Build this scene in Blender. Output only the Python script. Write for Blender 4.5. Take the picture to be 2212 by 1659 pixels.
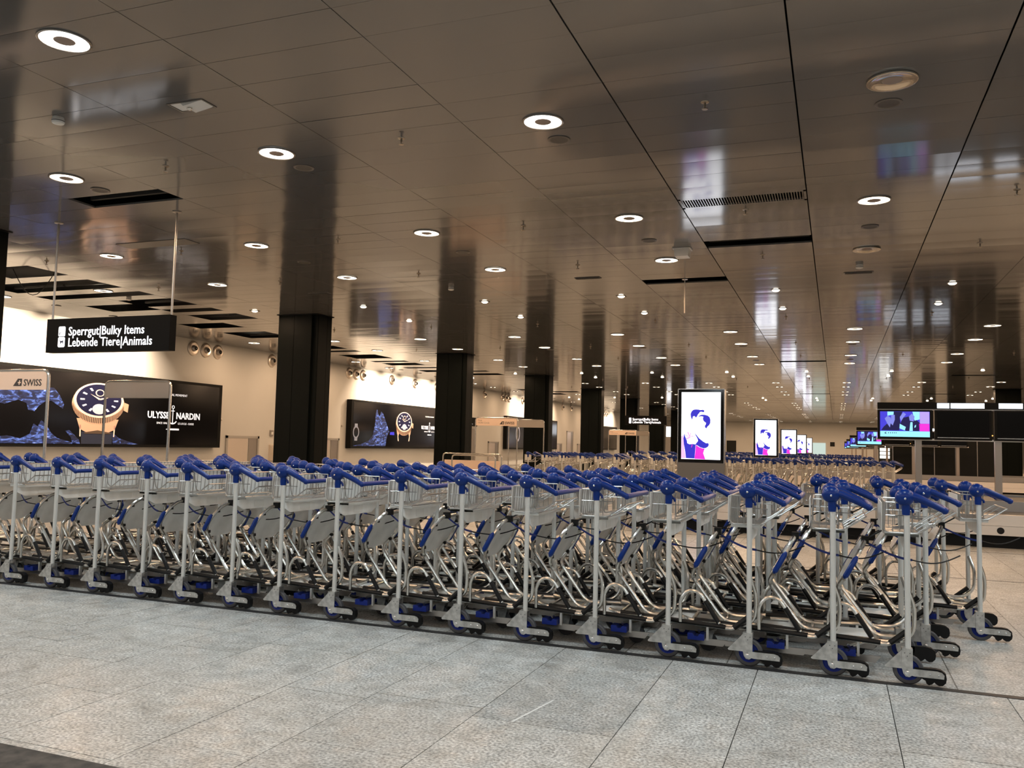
import bpy, bmesh, math, random
from mathutils import Vector, Matrix
random.seed(7)
PI = math.pi
S = bpy.context.scene
for o in list(bpy.data.objects): bpy.data.objects.remove(o, do_unlink=True)
COL = S.collection

# ------------------------------------------------------------------ camera
FOC, YAW, PITCH, ROLL, CAMH = 1832.5, -.366055, .0694339, .024102, 1.25
fw = Vector((math.sin(YAW)*math.cos(PITCH), math.cos(YAW)*math.cos(PITCH), math.sin(PITCH)))
rt = Vector((math.cos(YAW), -math.sin(YAW), 0)); up = rt.cross(fw)
rr = rt*math.cos(ROLL)+up*math.sin(ROLL); uu = -rt*math.sin(ROLL)+up*math.cos(ROLL)
cam = bpy.data.cameras.new('camera'); camo = bpy.data.objects.new('camera', cam); COL.objects.link(camo)
M = Matrix((rr, uu, -fw)).transposed().to_4x4(); M.translation = (0, 0, CAMH)
camo.matrix_world = M
cam.sensor_width = 36; cam.lens = FOC/2212*36; cam.clip_start = .05; cam.clip_end = 300
S.camera = camo

# ------------------------------------------------------------------ world, exposure
w = bpy.data.worlds.new('world'); S.world = w; w.use_nodes = True
w.node_tree.nodes['Background'].inputs[0].default_value = (.75, .68, .6, 1)
w.node_tree.nodes['Background'].inputs[1].default_value = .1
S.view_settings.view_transform = 'Standard'; S.view_settings.look = 'None'
S.view_settings.gamma = 1; S.view_settings.use_curve_mapping = False
S.view_settings.exposure = 0.0

P_NEAR, P_FAR, P_WASH = 33, 29, 105          # lamp powers (W)
C_NEAR, C_FAR, C_WASH = (.87, 1, 1.07), (1, .65, .39), (1, .76, .54)

# ------------------------------------------------------------------ materials
MATS = {}
def mat(name, col=(.5,.5,.5), rough=.5, metal=0., emit=None, estr=1., spec=None, coat=0):
    m = bpy.data.materials.new(name); m.use_nodes = True; MATS[name] = m
    b = m.node_tree.nodes['Principled BSDF']
    b.inputs['Base Color'].default_value = (*col, 1); b.inputs['Roughness'].default_value = rough
    b.inputs['Metallic'].default_value = metal
    if spec is not None: b.inputs['Specular IOR Level'].default_value = spec
    if coat: b.inputs['Coat Weight'].default_value = coat
    if emit:
        b.inputs['Emission Color'].default_value = (*emit, 1); b.inputs['Emission Strength'].default_value = estr
    return m
def noise_color(m, c1, c2, scale, detail=6, lo=.35, hi=.65, stretch=(1,1,1), coord='Object', bump=0, rough=None):
    nt = m.node_tree; n = nt.nodes; l = nt.links; b = n['Principled BSDF']
    tc = n.new('ShaderNodeTexCoord'); mp = n.new('ShaderNodeMapping'); mp.inputs['Scale'].default_value = stretch
    nz = n.new('ShaderNodeTexNoise'); nz.inputs['Scale'].default_value = scale; nz.inputs['Detail'].default_value = detail
    cr = n.new('ShaderNodeValToRGB'); cr.color_ramp.elements[0].position = lo; cr.color_ramp.elements[1].position = hi
    cr.color_ramp.elements[0].color = (*c1,1); cr.color_ramp.elements[1].color = (*c2,1)
    l.new(tc.outputs[coord], mp.inputs[0]); l.new(mp.outputs[0], nz.inputs[0]); l.new(nz.outputs[0], cr.inputs[0]); l.new(cr.outputs[0], b.inputs['Base Color'])
    if bump:
        bp = n.new('ShaderNodeBump'); bp.inputs['Strength'].default_value = bump; bp.inputs['Distance'].default_value = .002
        l.new(nz.outputs[0], bp.inputs['Height']); l.new(bp.outputs[0], b.inputs['Normal'])
    return nz, cr

mat('blue_plastic', (.0005,.022,.16), .3, spec=.28)
mat('blue_dark', (.002,.014,.16), .45, spec=.3)
mat('strap_blue', (.006,.02,.15), .7)
mat('aluminium', (.7,.7,.67), .45, .6)
mat('steel_tube', (.62,.6,.56), .24, 1)
mat('chrome_wire', (.46,.45,.43), .34, 1)
m = mat('plate', (.8,.8,.77), .3, .2); noise_color(m, (.72,.72,.69), (.88,.88,.85), 9, 5, .3, .7)
mat('panel_white', (.72,.72,.69), .45, .1)
m = mat('bracket', (.55,.54,.51), .38, .85); noise_color(m, (.42,.41,.39), (.62,.61,.58), 30, 4)
mat('black_rubber', (.005,.005,.005), .55, spec=.25)
mat('black_sleeve', (.004,.004,.004), .38, spec=.25)
mat('tyre_grey', (.055,.055,.06), .6)
mat('sticker', (.75,.74,.7), .5)
mat('ink', (.06,.06,.06), .6)
mat('screw', (.75,.74,.72), .25, 1)
# building
m = mat('ceiling_panel', (.145,.14,.136), .115, .2); m.node_tree.nodes['Principled BSDF'].inputs['IOR'].default_value = 1.65
mat('plenum', (.012,.012,.012), .9)
mat('seam', (.02,.02,.02), .8)
mat('access_panel', (.14,.13,.12), .35, .6)
mat('column', (.0025,.0038,.0032), .5, spec=.08)
mat('column_edge', (.01,.01,.01), .5)
m = mat('wall_cream', (.58,.57,.54), .75); noise_color(m, (.57,.56,.53), (.6,.59,.56), .6)
mat('wall_dark', (.012,.013,.012), .5, spec=.2)
mat('skirting', (.45,.43,.4), .4, .5)
mat('stainless', (.86,.77,.68), .36, 1)
mat('stainless_dull', (.42,.39,.36), .35, .9)
mat('post_steel', (.4,.34,.29), .3, .9)
mat('belt', (.02,.019,.018), .45)
mat('black_matt', (.004,.004,.004), .6, spec=.15)
mat('black_gloss', (.004,.004,.004), .08)
mat('sign_black', (.003,.003,.003), .6, spec=.1)
mat('sign_text', (.9,.9,.92), .5, emit=(.92,.94,1), estr=1.6)
mat('sign_ink', (.01,.015,.06), .5)
mat('lamp_glow', (1,1,1), .5, emit=(1,.95,.88), estr=9)
mat('lamp_glow_warm', (1,1,1), .5, emit=(1,.86,.66), estr=7)
mat('lamp_rim', (.3,.28,.26), .25, .9)
mat('lamp_reflector', (.75,.7,.62), .12, 1)
mat('lamp_cap', (.28,.22,.19), .4, .3)
mat('white_plastic', (.72,.7,.66), .45)
mat('grille_dark', (.05,.048,.045), .5, .5)
mat('brass', (.35,.3,.24), .3, 1)
mat('totem_grey', (.2,.19,.175), .4, .4)
mat('totem_trim', (.6,.58,.55), .25, .9)
mat('frame_panel', (.85,.64,.5), .5)
mat('frame_panel_grey', (.42,.38,.34), .5)
mat('logo_brown', (.05,.04,.035), .6)
mat('faint_ink', (.3,.25,.2), .6)
E_ = lambda n, c, s: mat(n, (0,0,0), .4, emit=c, estr=s)
E_('screen_white', (.95,.96,1), 2.6)
E_('screen_blue', (.035,.03,.62), 1.)
E_('screen_magenta', (.88,.03,.68), 1.1)
E_('screen_pink', (.95,.55,.85), 1.1)
E_('screen_violet', (.06,.05,.75), 1.)
E_('screen_deep', (.004,.003,.07), 1.)
E_('screen_lilac', (.5,.36,.85), 1.1)
E_('screen_cyan', (.32,.8,.95), 1.2)
E_('screen_skin', (.25,.28,.85), 1.)
E_('header_light', (.85,.9,1), 5)
E_('door_glow', (.66,.8,.72), .9)
E_('vending_light', (1,.96,.88), 2.5)
E_('led_orange', (1,.45,.1), 3)
mat('ad_black', (.004,.004,.005), .12)
mat('ad_white', (.7,.7,.72), .4, emit=(.9,.9,.95), estr=.75)
mat('ad_grey', (.2,.2,.22), .4, emit=(.5,.5,.55), estr=.25)
mat('rose_gold', (.6,.37,.25), .3, .3, emit=(.75,.43,.28), estr=.25)
mat('gold_dark', (.07,.045,.03), .4, .3, emit=(.2,.12,.07), estr=.2)
mat('gold_pale', (.75,.56,.43), .3, .2, emit=(1,.74,.6), estr=.35)
mat('dial_blue', (.004,.005,.022), .25, emit=(.02,.02,.1), estr=.25)
mat('strap_navy', (.012,.016,.03), .4, emit=(.02,.025,.05), estr=.3)
mat('dial_silver', (.4,.4,.45), .3, emit=(.4,.4,.48), estr=.4)
m = mat('wave', (.02,.05,.2), .4); nt = m.node_tree
tc = nt.nodes.new('ShaderNodeTexCoord'); mp = nt.nodes.new('ShaderNodeMapping'); mp.inputs['Scale'].default_value = (1,1.2,3.4); mp.inputs['Rotation'].default_value = (.45,0,0)
nz = nt.nodes.new('ShaderNodeTexNoise'); nz.inputs['Scale'].default_value = 3.2; nz.inputs['Detail'].default_value = 12; nz.inputs['Roughness'].default_value = .68; nz.inputs['Distortion'].default_value = .9
cr = nt.nodes.new('ShaderNodeValToRGB'); e = cr.color_ramp.elements
e[0].position = .36; e[0].color = (.003,.004,.01,1); e[1].position = .78; e[1].color = (.75,.82,1,1)
x = e.new(.5); x.color = (.008,.015,.06,1); x = e.new(.62); x.color = (.07,.14,.5,1)
nt.links.new(tc.outputs['Object'], mp.inputs[0]); nt.links.new(mp.outputs[0], nz.inputs[0]); nt.links.new(nz.outputs[0], cr.inputs[0])
nt.links.new(cr.outputs[0], nt.nodes['Principled BSDF'].inputs['Emission Color']); nt.nodes['Principled BSDF'].inputs['Emission Strength'].default_value = .55
nt.links.new(cr.outputs[0], nt.nodes['Principled BSDF'].inputs['Base Color'])

def granite(name, lines=False):
    m = mat(name, (.4,.4,.38), .34); nt = m.node_tree; n = nt.nodes; l = nt.links; b = n['Principled BSDF']
    tc = n.new('ShaderNodeTexCoord')
    def nz(scale, det): 
        q = n.new('ShaderNodeTexNoise'); q.inputs['Scale'].default_value = scale; q.inputs['Detail'].default_value = det; l.new(tc.outputs['Object'], q.inputs[0]); return q
    def ramp(src, a, c, lo, hi):
        q = n.new('ShaderNodeValToRGB'); q.color_ramp.elements[0].position = lo; q.color_ramp.elements[1].position = hi
        q.color_ramp.elements[0].color = (*a,1); q.color_ramp.elements[1].color = (*c,1); l.new(src.outputs[0], q.inputs[0]); return q
    def mix(kind, fac, a, c):
        q = n.new('ShaderNodeMixRGB'); q.blend_type = kind
        if isinstance(fac, float): q.inputs[0].default_value = fac
        else: l.new(fac, q.inputs[0])
        l.new(a, q.inputs[1]); l.new(c, q.inputs[2]); return q.outputs[0]
    fine = ramp(nz(75, 7), (.22,.225,.22), (.62,.63,.61), .36, .64)
    mid = ramp(nz(9, 6), (.78,.77,.75), (1.08,1.08,1.08), .3, .7)
    big = ramp(nz(1.3, 4), (.9,.89,.87), (1.06,1.06,1.06), .3, .7)
    stain = ramp(nz(3.1, 8), (.6,.58,.55), (1,1,1), .28, .4)
    c = mix('MULTIPLY', 1., fine.outputs[0], mid.outputs[0]); c = mix('MULTIPLY', 1., c, big.outputs[0]); c = mix('MULTIPLY', .8, c, stain.outputs[0])
    oi = n.new('ShaderNodeObjectInfo'); rv = n.new('ShaderNodeMapRange'); rv.inputs[3].default_value = .9; rv.inputs[4].default_value = 1.07
    l.new(oi.outputs['Random'], rv.inputs[0])
    hs = n.new('ShaderNodeHueSaturation'); l.new(c, hs.inputs['Color']); l.new(rv.outputs[0], hs.inputs['Value']); c = hs.outputs[0]
    if lines:
        bk = n.new('ShaderNodeTexBrick'); bk.inputs['Scale'].default_value = 1; bk.inputs['Brick Width'].default_value = 1.; bk.inputs['Row Height'].default_value = .6
        bk.inputs['Mortar Size'].default_value = .004; bk.inputs['Color1'].default_value = (1,1,1,1); bk.inputs['Color2'].default_value = (.92,.92,.92,1); bk.inputs['Mortar'].default_value = (.3,.29,.28,1)
        mp = n.new('ShaderNodeMapping'); mp.inputs['Rotation'].default_value = (0,0,PI/2); l.new(tc.outputs['Object'], mp.inputs[0]); l.new(mp.outputs[0], bk.inputs[0])
        c = mix('MULTIPLY', 1., c, bk.outputs[0])
    l.new(c, b.inputs['Base Color'])
    rg = ramp(nz(14, 5), (.26,.26,.26), (.48,.48,.48), .3, .7); l.new(rg.outputs[0], b.inputs['Roughness'])
    return m
granite('granite'); granite('granite_far', True)
mat('grout', (.07,.068,.063), .9)
m = mat('dark_mat', (.03,.026,.022), .8); noise_color(m, (.018,.016,.014), (.07,.062,.052), 14)
mat('scuff', (.6,.6,.57), .6)
mat('joint_strip', (.02,.02,.02), .5)

# ------------------------------------------------------------------ mesh builder
class MB:
    def __init__(s): s.v = []; s.f = []; s.m = []; s.mi = 0
    def add(s, vs, fs):
        o = len(s.v); s.v += [tuple(v) for v in vs]; s.f += [tuple(i+o for i in f) for f in fs]; s.m += [s.mi]*len(fs); return s
    def box(s, x0, x1, y0, y1, z0, z1):
        vs = [(x,y,z) for x in (x0,x1) for y in (y0,y1) for z in (z0,z1)]
        return s.add(vs, [(0,1,3,2),(4,6,7,5),(0,4,5,1),(2,3,7,6),(0,2,6,4),(1,5,7,3)])
    def prism(s, poly, a0, a1, axis='y'):
        n = len(poly)
        def P(p, a): return (p[0],a,p[1]) if axis == 'y' else ((a,p[0],p[1]) if axis == 'x' else (p[0],p[1],a))
        vs = [P(p,a0) for p in poly]+[P(p,a1) for p in poly]
        fs = [(i,(i+1)%n,n+(i+1)%n,n+i) for i in range(n)]+[tuple(range(n))[::-1], tuple(range(n,2*n))]
        return s.add(vs, fs)
    def tube(s, pts, r, n=8, caps=True, closed=False):
        pts = [Vector(p) for p in pts]; k = len(pts); rings = []; prev = None
        for i, p in enumerate(pts):
            a = pts[(i-1)%k] if (closed or i > 0) else p; b = pts[(i+1)%k] if (closed or i < k-1) else p
            t = (b-a).normalized()
            if prev is None:
                u = t.cross(Vector((0,0,1)));  u = u if u.length > .05 else t.cross(Vector((0,1,0)))
            else: u = prev - t*prev.dot(t)
            u.normalize(); prev = u; v = t.cross(u)
            rad = r[i] if isinstance(r, (list,tuple)) else r
            rings.append([p+(u*math.cos(2*PI*j/n)+v*math.sin(2*PI*j/n))*rad for j in range(n)])
        o = [q for ring in rings for q in ring]; fs = []
        for i in range(k if closed else k-1):
            A = i*n; B = ((i+1)%k)*n
            fs += [(A+j, A+(j+1)%n, B+(j+1)%n, B+j) for j in range(n)]
        if caps and not closed: fs += [tuple(range(n))[::-1], tuple(range((k-1)*n, k*n))]
        return s.add(o, fs)
    def lathe(s, prof, c, n=16, axis='z', closed=False):
        c = Vector(c); vs = []; k = len(prof)
        for r, h in prof:
            for j in range(n):
                a = 2*PI*j/n; ca, sa = r*math.cos(a), r*math.sin(a)
                vs.append(c+(Vector((ca,sa,h)) if axis == 'z' else Vector((ca,h,sa)) if axis == 'y' else Vector((h,ca,sa))))
        fs = []
        for i in range(k if closed else k-1):
            A = i*n; B = ((i+1)%k)*n
            fs += [(A+j, A+(j+1)%n, B+(j+1)%n, B+j) for j in range(n)]
        if not closed:
            if prof[0][0] > 1e-6: fs.append(tuple(range(n))[::-1])
            if prof[-1][0] > 1e-6: fs.append(tuple(range((k-1)*n, k*n)))
        return s.add(vs, fs)
    def sphere(s, c, r, n=12, m=8, sc=(1,1,1)):
        c = Vector(c); vs = []
        for i in range(m+1):
            t = PI*i/m
            for j in range(n):
                a = 2*PI*j/n; vs.append(c+Vector((r*sc[0]*math.sin(t)*math.cos(a), r*sc[1]*math.sin(t)*math.sin(a), r*sc[2]*math.cos(t))))
        fs = [(i*n+j, (i+1)*n+j, (i+1)*n+(j+1)%n, i*n+(j+1)%n) for i in range(m) for j in range(n)]
        return s.add(vs, fs)
    def mesh(s, name, mats, smooth=35):
        me = bpy.data.meshes.new(name); me.from_pydata(s.v, [], s.f)
        for q in ([mats] if isinstance(mats, str) else mats): me.materials.append(MATS[q])
        me.polygons.foreach_set('material_index', s.m)
        bm = bmesh.new(); bm.from_mesh(me); bmesh.ops.remove_doubles(bm, verts=bm.verts, dist=1e-6); bmesh.ops.recalc_face_normals(bm, faces=bm.faces); bm.to_mesh(me); bm.free()
        if smooth:
            me.shade_smooth(); me.set_sharp_from_angle(angle=math.radians(smooth))
        me.update(); return me
def link(name, me, parent=None, loc=None, rot=None):
    o = bpy.data.objects.new(name, me); COL.objects.link(o); o.parent = parent
    if loc is not None: o.location = loc
    if rot is not None: o.rotation_euler = rot
    return o
def part(name, mb, mats, parent=None, smooth=35, loc=None, rot=None): return link(name, mb.mesh(name, mats, smooth), parent, loc, rot)
def tag(o, label=None, cat=None, group=None, kind=None):
    if label: o['label'] = label
    if cat: o['category'] = cat
    if group: o['group'] = group
    if kind: o['kind'] = kind
    return o
def empty(name, loc=(0,0,0), rz=0):
    o = bpy.data.objects.new(name, None); o.empty_display_size = .1; COL.objects.link(o); o.location = loc; o.rotation_euler = (0,0,rz); return o
def copy_tree(o, parent=None):
    c = o.copy(); COL.objects.link(c); c.parent = parent
    for ch in o.children: copy_tree(ch, c)
    return c
def arc(c, r, a0, a1, n, plane='xz', fixed=0):
    out = []
    for i in range(n+1):
        a = math.radians(a0+(a1-a0)*i/n); p, q = c[0]+r*math.cos(a), c[1]+r*math.sin(a)
        out.append((p,fixed,q) if plane == 'xz' else (fixed,p,q) if plane == 'yz' else (p,q,fixed))
    return out
def rounded(pts, r, n=4):
    """round the corners of a polyline"""
    pts = [Vector(p) for p in pts]; out = [pts[0]]
    for a, b, c in zip(pts, pts[1:], pts[2:]):
        u = (a-b); v = (c-b); d = min(r, u.length*.49, v.length*.49); p = b+u.normalized()*d; q = b+v.normalized()*d
        for i in range(n+1):
            t = i/n; out.append(p*(1-t)**2+b*2*t*(1-t)+q*t*t)
    return out+[pts[-1]]
def text_mesh(body, size, depth=.002, bold=0., spacing=1., align='LEFT'):
    cu = bpy.data.curves.new('text', 'FONT'); cu.body = body; cu.size = size; cu.extrude = depth/2; cu.offset = bold; cu.align_x = align; cu.space_character = spacing; cu.resolution_u = 2
    ob = bpy.data.objects.new('text', cu); COL.objects.link(ob); dg = bpy.context.evaluated_depsgraph_get(); dg.update()
    me = bpy.data.meshes.new_from_object(ob.evaluated_get(dg)); bpy.data.objects.remove(ob); bpy.data.curves.remove(cu); return me
def text(name, body, size, m, parent, loc, rot, sx=1., **k):
    me = text_mesh(body, size, **k); me.materials.clear(); me.materials.append(MATS[m])
    o = link(name, me, parent, loc, rot); o.scale = (sx,1,1); return o
FACE_CAM = (PI/2, 0, 0)          # text on a surface that faces -Y
FACE_HALL = (PI/2, 0, PI/2)      # text on a surface that faces +X
ORD = ['first','second','third','fourth','fifth','sixth','seventh','eighth','ninth','tenth','eleventh','twelfth','thirteenth','fourteenth','fifteenth','sixteenth','seventeenth','eighteenth','nineteenth','twentieth','twenty-first','twenty-second','twenty-third','twenty-fourth']

# ------------------------------------------------------------------ the hall: floor, ceiling, walls
HC = 3.8
XW, XE, YN, YF = -16.0, 16.0, -9.0, 85.0
TX0, TX1, TY0, TY1 = -8.6, 3.6, 1.4, 5.1           # area of single tiles
fl = MB()
for (a,b,c,d) in ((XW,XE,YN,TY0),(XW,XE,TY1,YF),(XW,TX0,TY0,TY1),(TX1,XE,TY0,TY1)): fl.box(a,b,c,d,-.03,0)
fl.mi = 1; fl.box(TX0,TX1,TY0,TY1,-.03,-.006)
floor = tag(part('floor', fl, ['granite_far','grout'], smooth=0), 'grey speckled granite floor of the baggage hall', kind='structure')
xl = [TX0,-8.05,-7.4,-6.9,-6.25,-5.75,-5.1,-4.62,-4.35,-3.7,-3.23,-2.6,-2.13,-1.56,-.9,-.42,.25,.82,1.45,1.95,2.5,3.1,TX1]
yj = {-4.35:3.66,-3.7:3.22,-3.23:3.49,-2.6:2.83,-2.13:3.08,-1.56:3.66,-.9:3.3,-.42:3.63,.25:3.15}
ln = {-1.56:.93,-.42:.76,-2.13:.71}
for a, b in zip(xl, xl[1:]):
    L = ln.get(a, random.choice((.72,.78,.9,.86))); y = yj.get(a, random.uniform(2.8,3.6))
    while y > TY0+.25: y -= L
    ys = [TY0]
    y += L if y < TY0+.25 else 0
    while y < TY1-.2: ys.append(y); y += L
    ys.append(TY1)
    for c, d in zip(ys, ys[1:]):
        t = MB().box(a+.0024,b-.0024,c+.002,d-.002,-.02,random.uniform(-.0004,.0004))
        part('floor_tile', t, 'granite', floor, 0)
tag(part('trim_1', MB().box(XW,XE,5.1,5.155,-.01,.0025), 'joint_strip', smooth=0), 'narrow black joint strip in the floor under the front trolley row', kind='structure')
tag(part('trim_2', MB().box(XW,XE,9.69,9.705,-.01,.002).box(XW,XE,12.42,12.435,-.01,.002), 'joint_strip', smooth=0), 'thin dark joints in the floor before the carousel', kind='structure')
sc = MB().prism([(-1.372,3.66),(-1.36,3.66),(-1.29,4.05),(-1.3,4.05)], .0005, .0009, 'z'); part('scuff_mark', sc, 'scuff', floor, 0)
tag(part('floor_mat', MB().box(-6.4,-2.4,.6,2.53,-.004,.008), 'dark_mat', smooth=0), 'dark brown floor mat at the lower left corner', 'mat')

# ceiling panels
PX, PY, X0, Y0 = 1.265, .375, -.27, 4.52
K0, K1 = math.floor((XW-X0)/PX), math.ceil((XE-X0)/PX)
J0, J1 = math.floor((YN-Y0)/PY), math.floor((YF-Y0)/PY)
holes = set()
def hole(k, j, n=1):
    for q in range(n): holes.add((k, j+q))
for j, n in ((13,2),(16,2),(19,1),(21,2),(24,1),(26,2),(62,1),(65,2),(92,2)): hole(-10, j, n)
for j, n in ((16,2),(19,1),(22,2),(29,2),(33,3),(41,2),(44,1),(47,3),(52,1),(54,2),(58,1),(61,2),(88,2),(96,3)): hole(-11, j, n)
hole(-6, 6); hole(-2, 22); hole(-1, 16); hole(-1, 11); hole(-1, 56); hole(-1, 96); hole(3, 70); hole(3, 96)
ceiling = tag(part('ceiling', MB().box(XW,XE,YN,YF,HC+.28,HC+.36), 'plenum', smooth=0), 'ceiling of glossy metal panels in long strips', kind='structure')
cells = []
for k in range(K0, K1):
    for j in range(J0, J1):
        if (k, j) in holes: continue
        xc, yc = X0+(k+.5)*PX, Y0+(j+.5)*PY
        d = Vector((xc,yc,HC-CAMH)); z = d.dot(fw)
        vis = z > 1 and abs(d.dot(rr)/z) < .68 and d.dot(uu)/z < .52
        cells.append((0 if vis else 1, d.length if vis else 1e3, k, j))
cells.sort()
random.seed(11)
gy = .0017
def gap(k): return .006 if k in (-1,0,1) else .0028      # half width of the joint at grid line k
pms = {}
SAGS = (-.0011,-.0007,-.0004,0,.0003,.0006,.001)     # the panels are slightly bowed
def panel_mesh(k):
    key = (gap(k), gap(k+1))
    key += (random.randrange(7),)
    if key not in pms: 
        m_ = MB(); sag = SAGS[key[2]]; y = PY/2-gy
        prof = [(-y+2*y*i/8, sag*(1-(2*i/8-1)**2)) for i in range(9)]+[(y,.02),(-y,.02)]
        pms[key] = m_.prism(prof, -PX/2+key[0], PX/2-key[1], 'x').mesh('ceiling_panel', 'ceiling_panel', 20)
    return pms[key]
stuff = MB()
for i, (_, _, k, j) in enumerate(cells):
    xc, yc = X0+(k+.5)*PX, Y0+(j+.5)*PY
    a = random.gauss(0,.0028); b = random.gauss(0,.0005)
    if i < 300: link('ceiling_panel', panel_mesh(k), ceiling, (xc,yc,HC), (a,b,0))
    else:
        hx, hy = PX/2, PY/2-gy
        sag = random.choice(SAGS); n_ = 4 if yc < 45 else 2; vs = []
        for q in range(n_+1):
            u = 2*q/n_-1
            for sx in (-1,1): vs.append((xc+sx*(hx-gap(k if sx < 0 else k+1)), yc+u*hy, HC+u*hy*a-sx*hx*b+sag*(1-u*u)))
        stuff.add(vs, [(2*q,2*q+1,2*q+3,2*q+2) for q in range(n_)])
me = bpy.data.meshes.new('ceiling_panels'); me.from_pydata(stuff.v, [], stuff.f); me.materials.append(MATS['ceiling_panel']); me.shade_smooth()
tag(link('far_ceiling_panels', me, ceiling), kind='stuff')

# walls
tag(part('wall_left', MB().box(XW-.3,XW,YN,YF,0,HC+.3), 'wall_cream', smooth=0), 'cream side wall with long advertising boards', kind='structure')
tag(part('wall_right', MB().box(XE,XE+.3,YN,YF,0,HC+.3), 'wall_dark', smooth=0), 'dark side wall on the right', kind='structure')
tag(part('wall_back', MB().box(XW,XE,YF,YF+.3,0,HC+.3), 'wall_cream', smooth=0), 'cream end wall far down the hall', kind='structure')
tag(part('baseboard_left', MB().box(XW,XW+.03,YN,YF,0,.12), 'skirting', smooth=0), 'metal skirting along the cream wall', kind='structure')

# ------------------------------------------------------------------ columns
def column(x0, x1, y0, dy, label, group):
    c = empty('column', ((x0+x1)/2, y0+dy/2, 0)); tag(c, label, 'column', group); hx, hy = (x1-x0)/2, dy/2
    b = MB()
    b.prism([(-hx,-hy),(-hx*.18-.004,-hy),(-hx*.18-.004,-hy+.012),(-hx*.18+.004,-hy+.012),(-hx*.18+.004,-hy),(hx-.13,-hy),(hx-.125,-hy+.05),(hx-.02,-hy+.05),(hx,-hy+.07),
             (hx,hy*.4-.004),(hx-.012,hy*.4-.004),(hx-.012,hy*.4+.004),(hx,hy*.4+.004),(hx,hy),(-hx,hy)], 0, HC-.012, 'z')
    part('cladding', b, 'column', c, 0)
    part('ceiling_collar', MB().box(-hx-.035,hx+.035,-hy-.035,hy+.035,HC-.012,HC-.004), 'black_matt', c, 0)
    part('base_trim', MB().box(-hx-.008,hx+.008,-hy-.008,hy+.008,0,.1), 'stainless_dull', c, 0)
    return c
for i in range(9):
    column(-10.86,-9.92, 7.2+7.5*i-.04, .54, 'black clad square column, '+('cut off by the left picture edge' if i == 0 else ORD[i]+' from the left edge in the row along the cream wall'), 'columns along the cream wall')
for i, y in enumerate((37.4, 52.4, 67.4)):
    column(5.77,6.66, y, .42, 'black square column at right above the arrival monitors, '+ORD[i]+' in depth', 'columns on the right')

# ------------------------------------------------------------------ ceiling lamps
def area(parent, size, power, col, loc=(0,0,0), shape='DISK', rot=(0,0,0), spread=PI, sy=None):
    L = bpy.data.lights.new('lamp_light', 'AREA'); L.shape = shape; L.size = size; L.energy = power; L.color = col; L.spread = spread
    if sy: L.size_y = sy
    o = bpy.data.objects.new('lamp_light', L); COL.objects.link(o); o.parent = parent; o.location = loc; o.rotation_euler = rot; return o
rim = MB().lathe([(.148,.0),(.165,.0),(.165,-.008),(.158,-.012),(.15,-.01),(.148,0)], (0,0,0), 28).mesh('rim', 'lamp_rim')
dif = MB().lathe([(.066,-.004),(.148,-.004),(.148,.002),(.066,.002)], (0,0,0), 28, closed=True).mesh('diffuser', 'lamp_glow')
difw = dif.copy(); difw.materials.clear(); difw.materials.append(MATS['lamp_glow_warm'])
cap = MB().lathe([(0,-.012),(.05,-.011),(.066,-.006),(.066,.0)], (0,0,0), 20).mesh('centre_cap', 'lamp_cap')
refl = MB().lathe([(.165,-.001),(.165,-.016),(.152,-.018),(.12,-.009),(.068,-.005)], (0,0,0), 28).mesh('reflector', 'lamp_reflector')
for q in (MATS['lamp_glow'], MATS['lamp_glow_warm']): q.cycles.emission_sampling = 'NONE'
RX = [X0+PX*.5+2*PX*k for k in range(-6,5)]
RY = [-5.9,-3.55,3.95,6.2,9.2,11.45]
RY += [y+15*n for n in (1,2,3,4) for y in (3.95,6.2,9.2,11.45)]+[78.95,81.2]  # grid carried on by two last rows, added to brighten the end wall
unlit = {(0,3),(0,5)}   # (x index from the .36 column, row) that are switched off
for jy, y in enumerate(RY):
    for x in RX:
        if x < XW+.4 or x > 12: continue
        kx = round((x-.3625)/(2*PX))
        if any((math.floor((x-X0)/PX), math.floor((y-Y0)/PY)+q) in holes for q in (0,)): continue
        off = kx == 0 and jy in (3, 5)
        if y > 60 and (x > 9 or x < -13): continue
        o = empty('ceiling_lamp', (x,y,HC-.001))
        pl = ORD[kx+6]+' column from cream wall, '+(ORD[jy-2]+' row in depth' if jy > 1 else ORD[jy]+' row behind the viewpoint')
        tag(o, ('switched-off round downlight with bare reflector, ' if off else 'lit round ring downlight, ')+pl, 'ceiling lamp', 'round ceiling downlights')
        link('rim', rim, o); link('centre_cap', cap, o)
        warm = y > 8 or (y > 5 and x < -6)
        link('reflector' if off else 'diffuser', refl if off else (difw if warm else dif), o)
        if not off:
            area(o, .28, (P_FAR*1.6 if y > 70 else P_FAR) if warm else P_NEAR, C_FAR if warm else C_NEAR, (0,0,-.02))
# small square downlights
sq = MB().box(-.075,.075,-.075,.075,-.006,.0).mesh('frame', 'lamp_rim', 0)
sl = MB().lathe([(0,-.03),(.035,-.026),(.055,-.012),(.06,-.006)], (0,0,0), 16).mesh('bulb', 'lamp_glow_warm')
for jy, y in enumerate((-.95,.95,14.07,15.95,29.07,30.95,44.07,45.95)):
    for k in range(-5,5):
        x = X0-PX*.5+2*PX*k
        if x < XW+.3 or (y < 20 and k == -5) or (math.floor((x-X0)/PX), math.floor((y-Y0)/PY)) in holes: continue
        o = empty('spot_lamp', (x,y,HC-.001)); tag(o, 'small bright square downlight, '+ORD[k+5]+' column from the cream wall, '+ORD[jy]+' row in depth', 'ceiling lamp', 'small square downlights')
        link('frame', sq, o); link('bulb', sl, o)
        if y < 32: area(o, .1, 16, C_FAR, (0,0,-.04))
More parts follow.
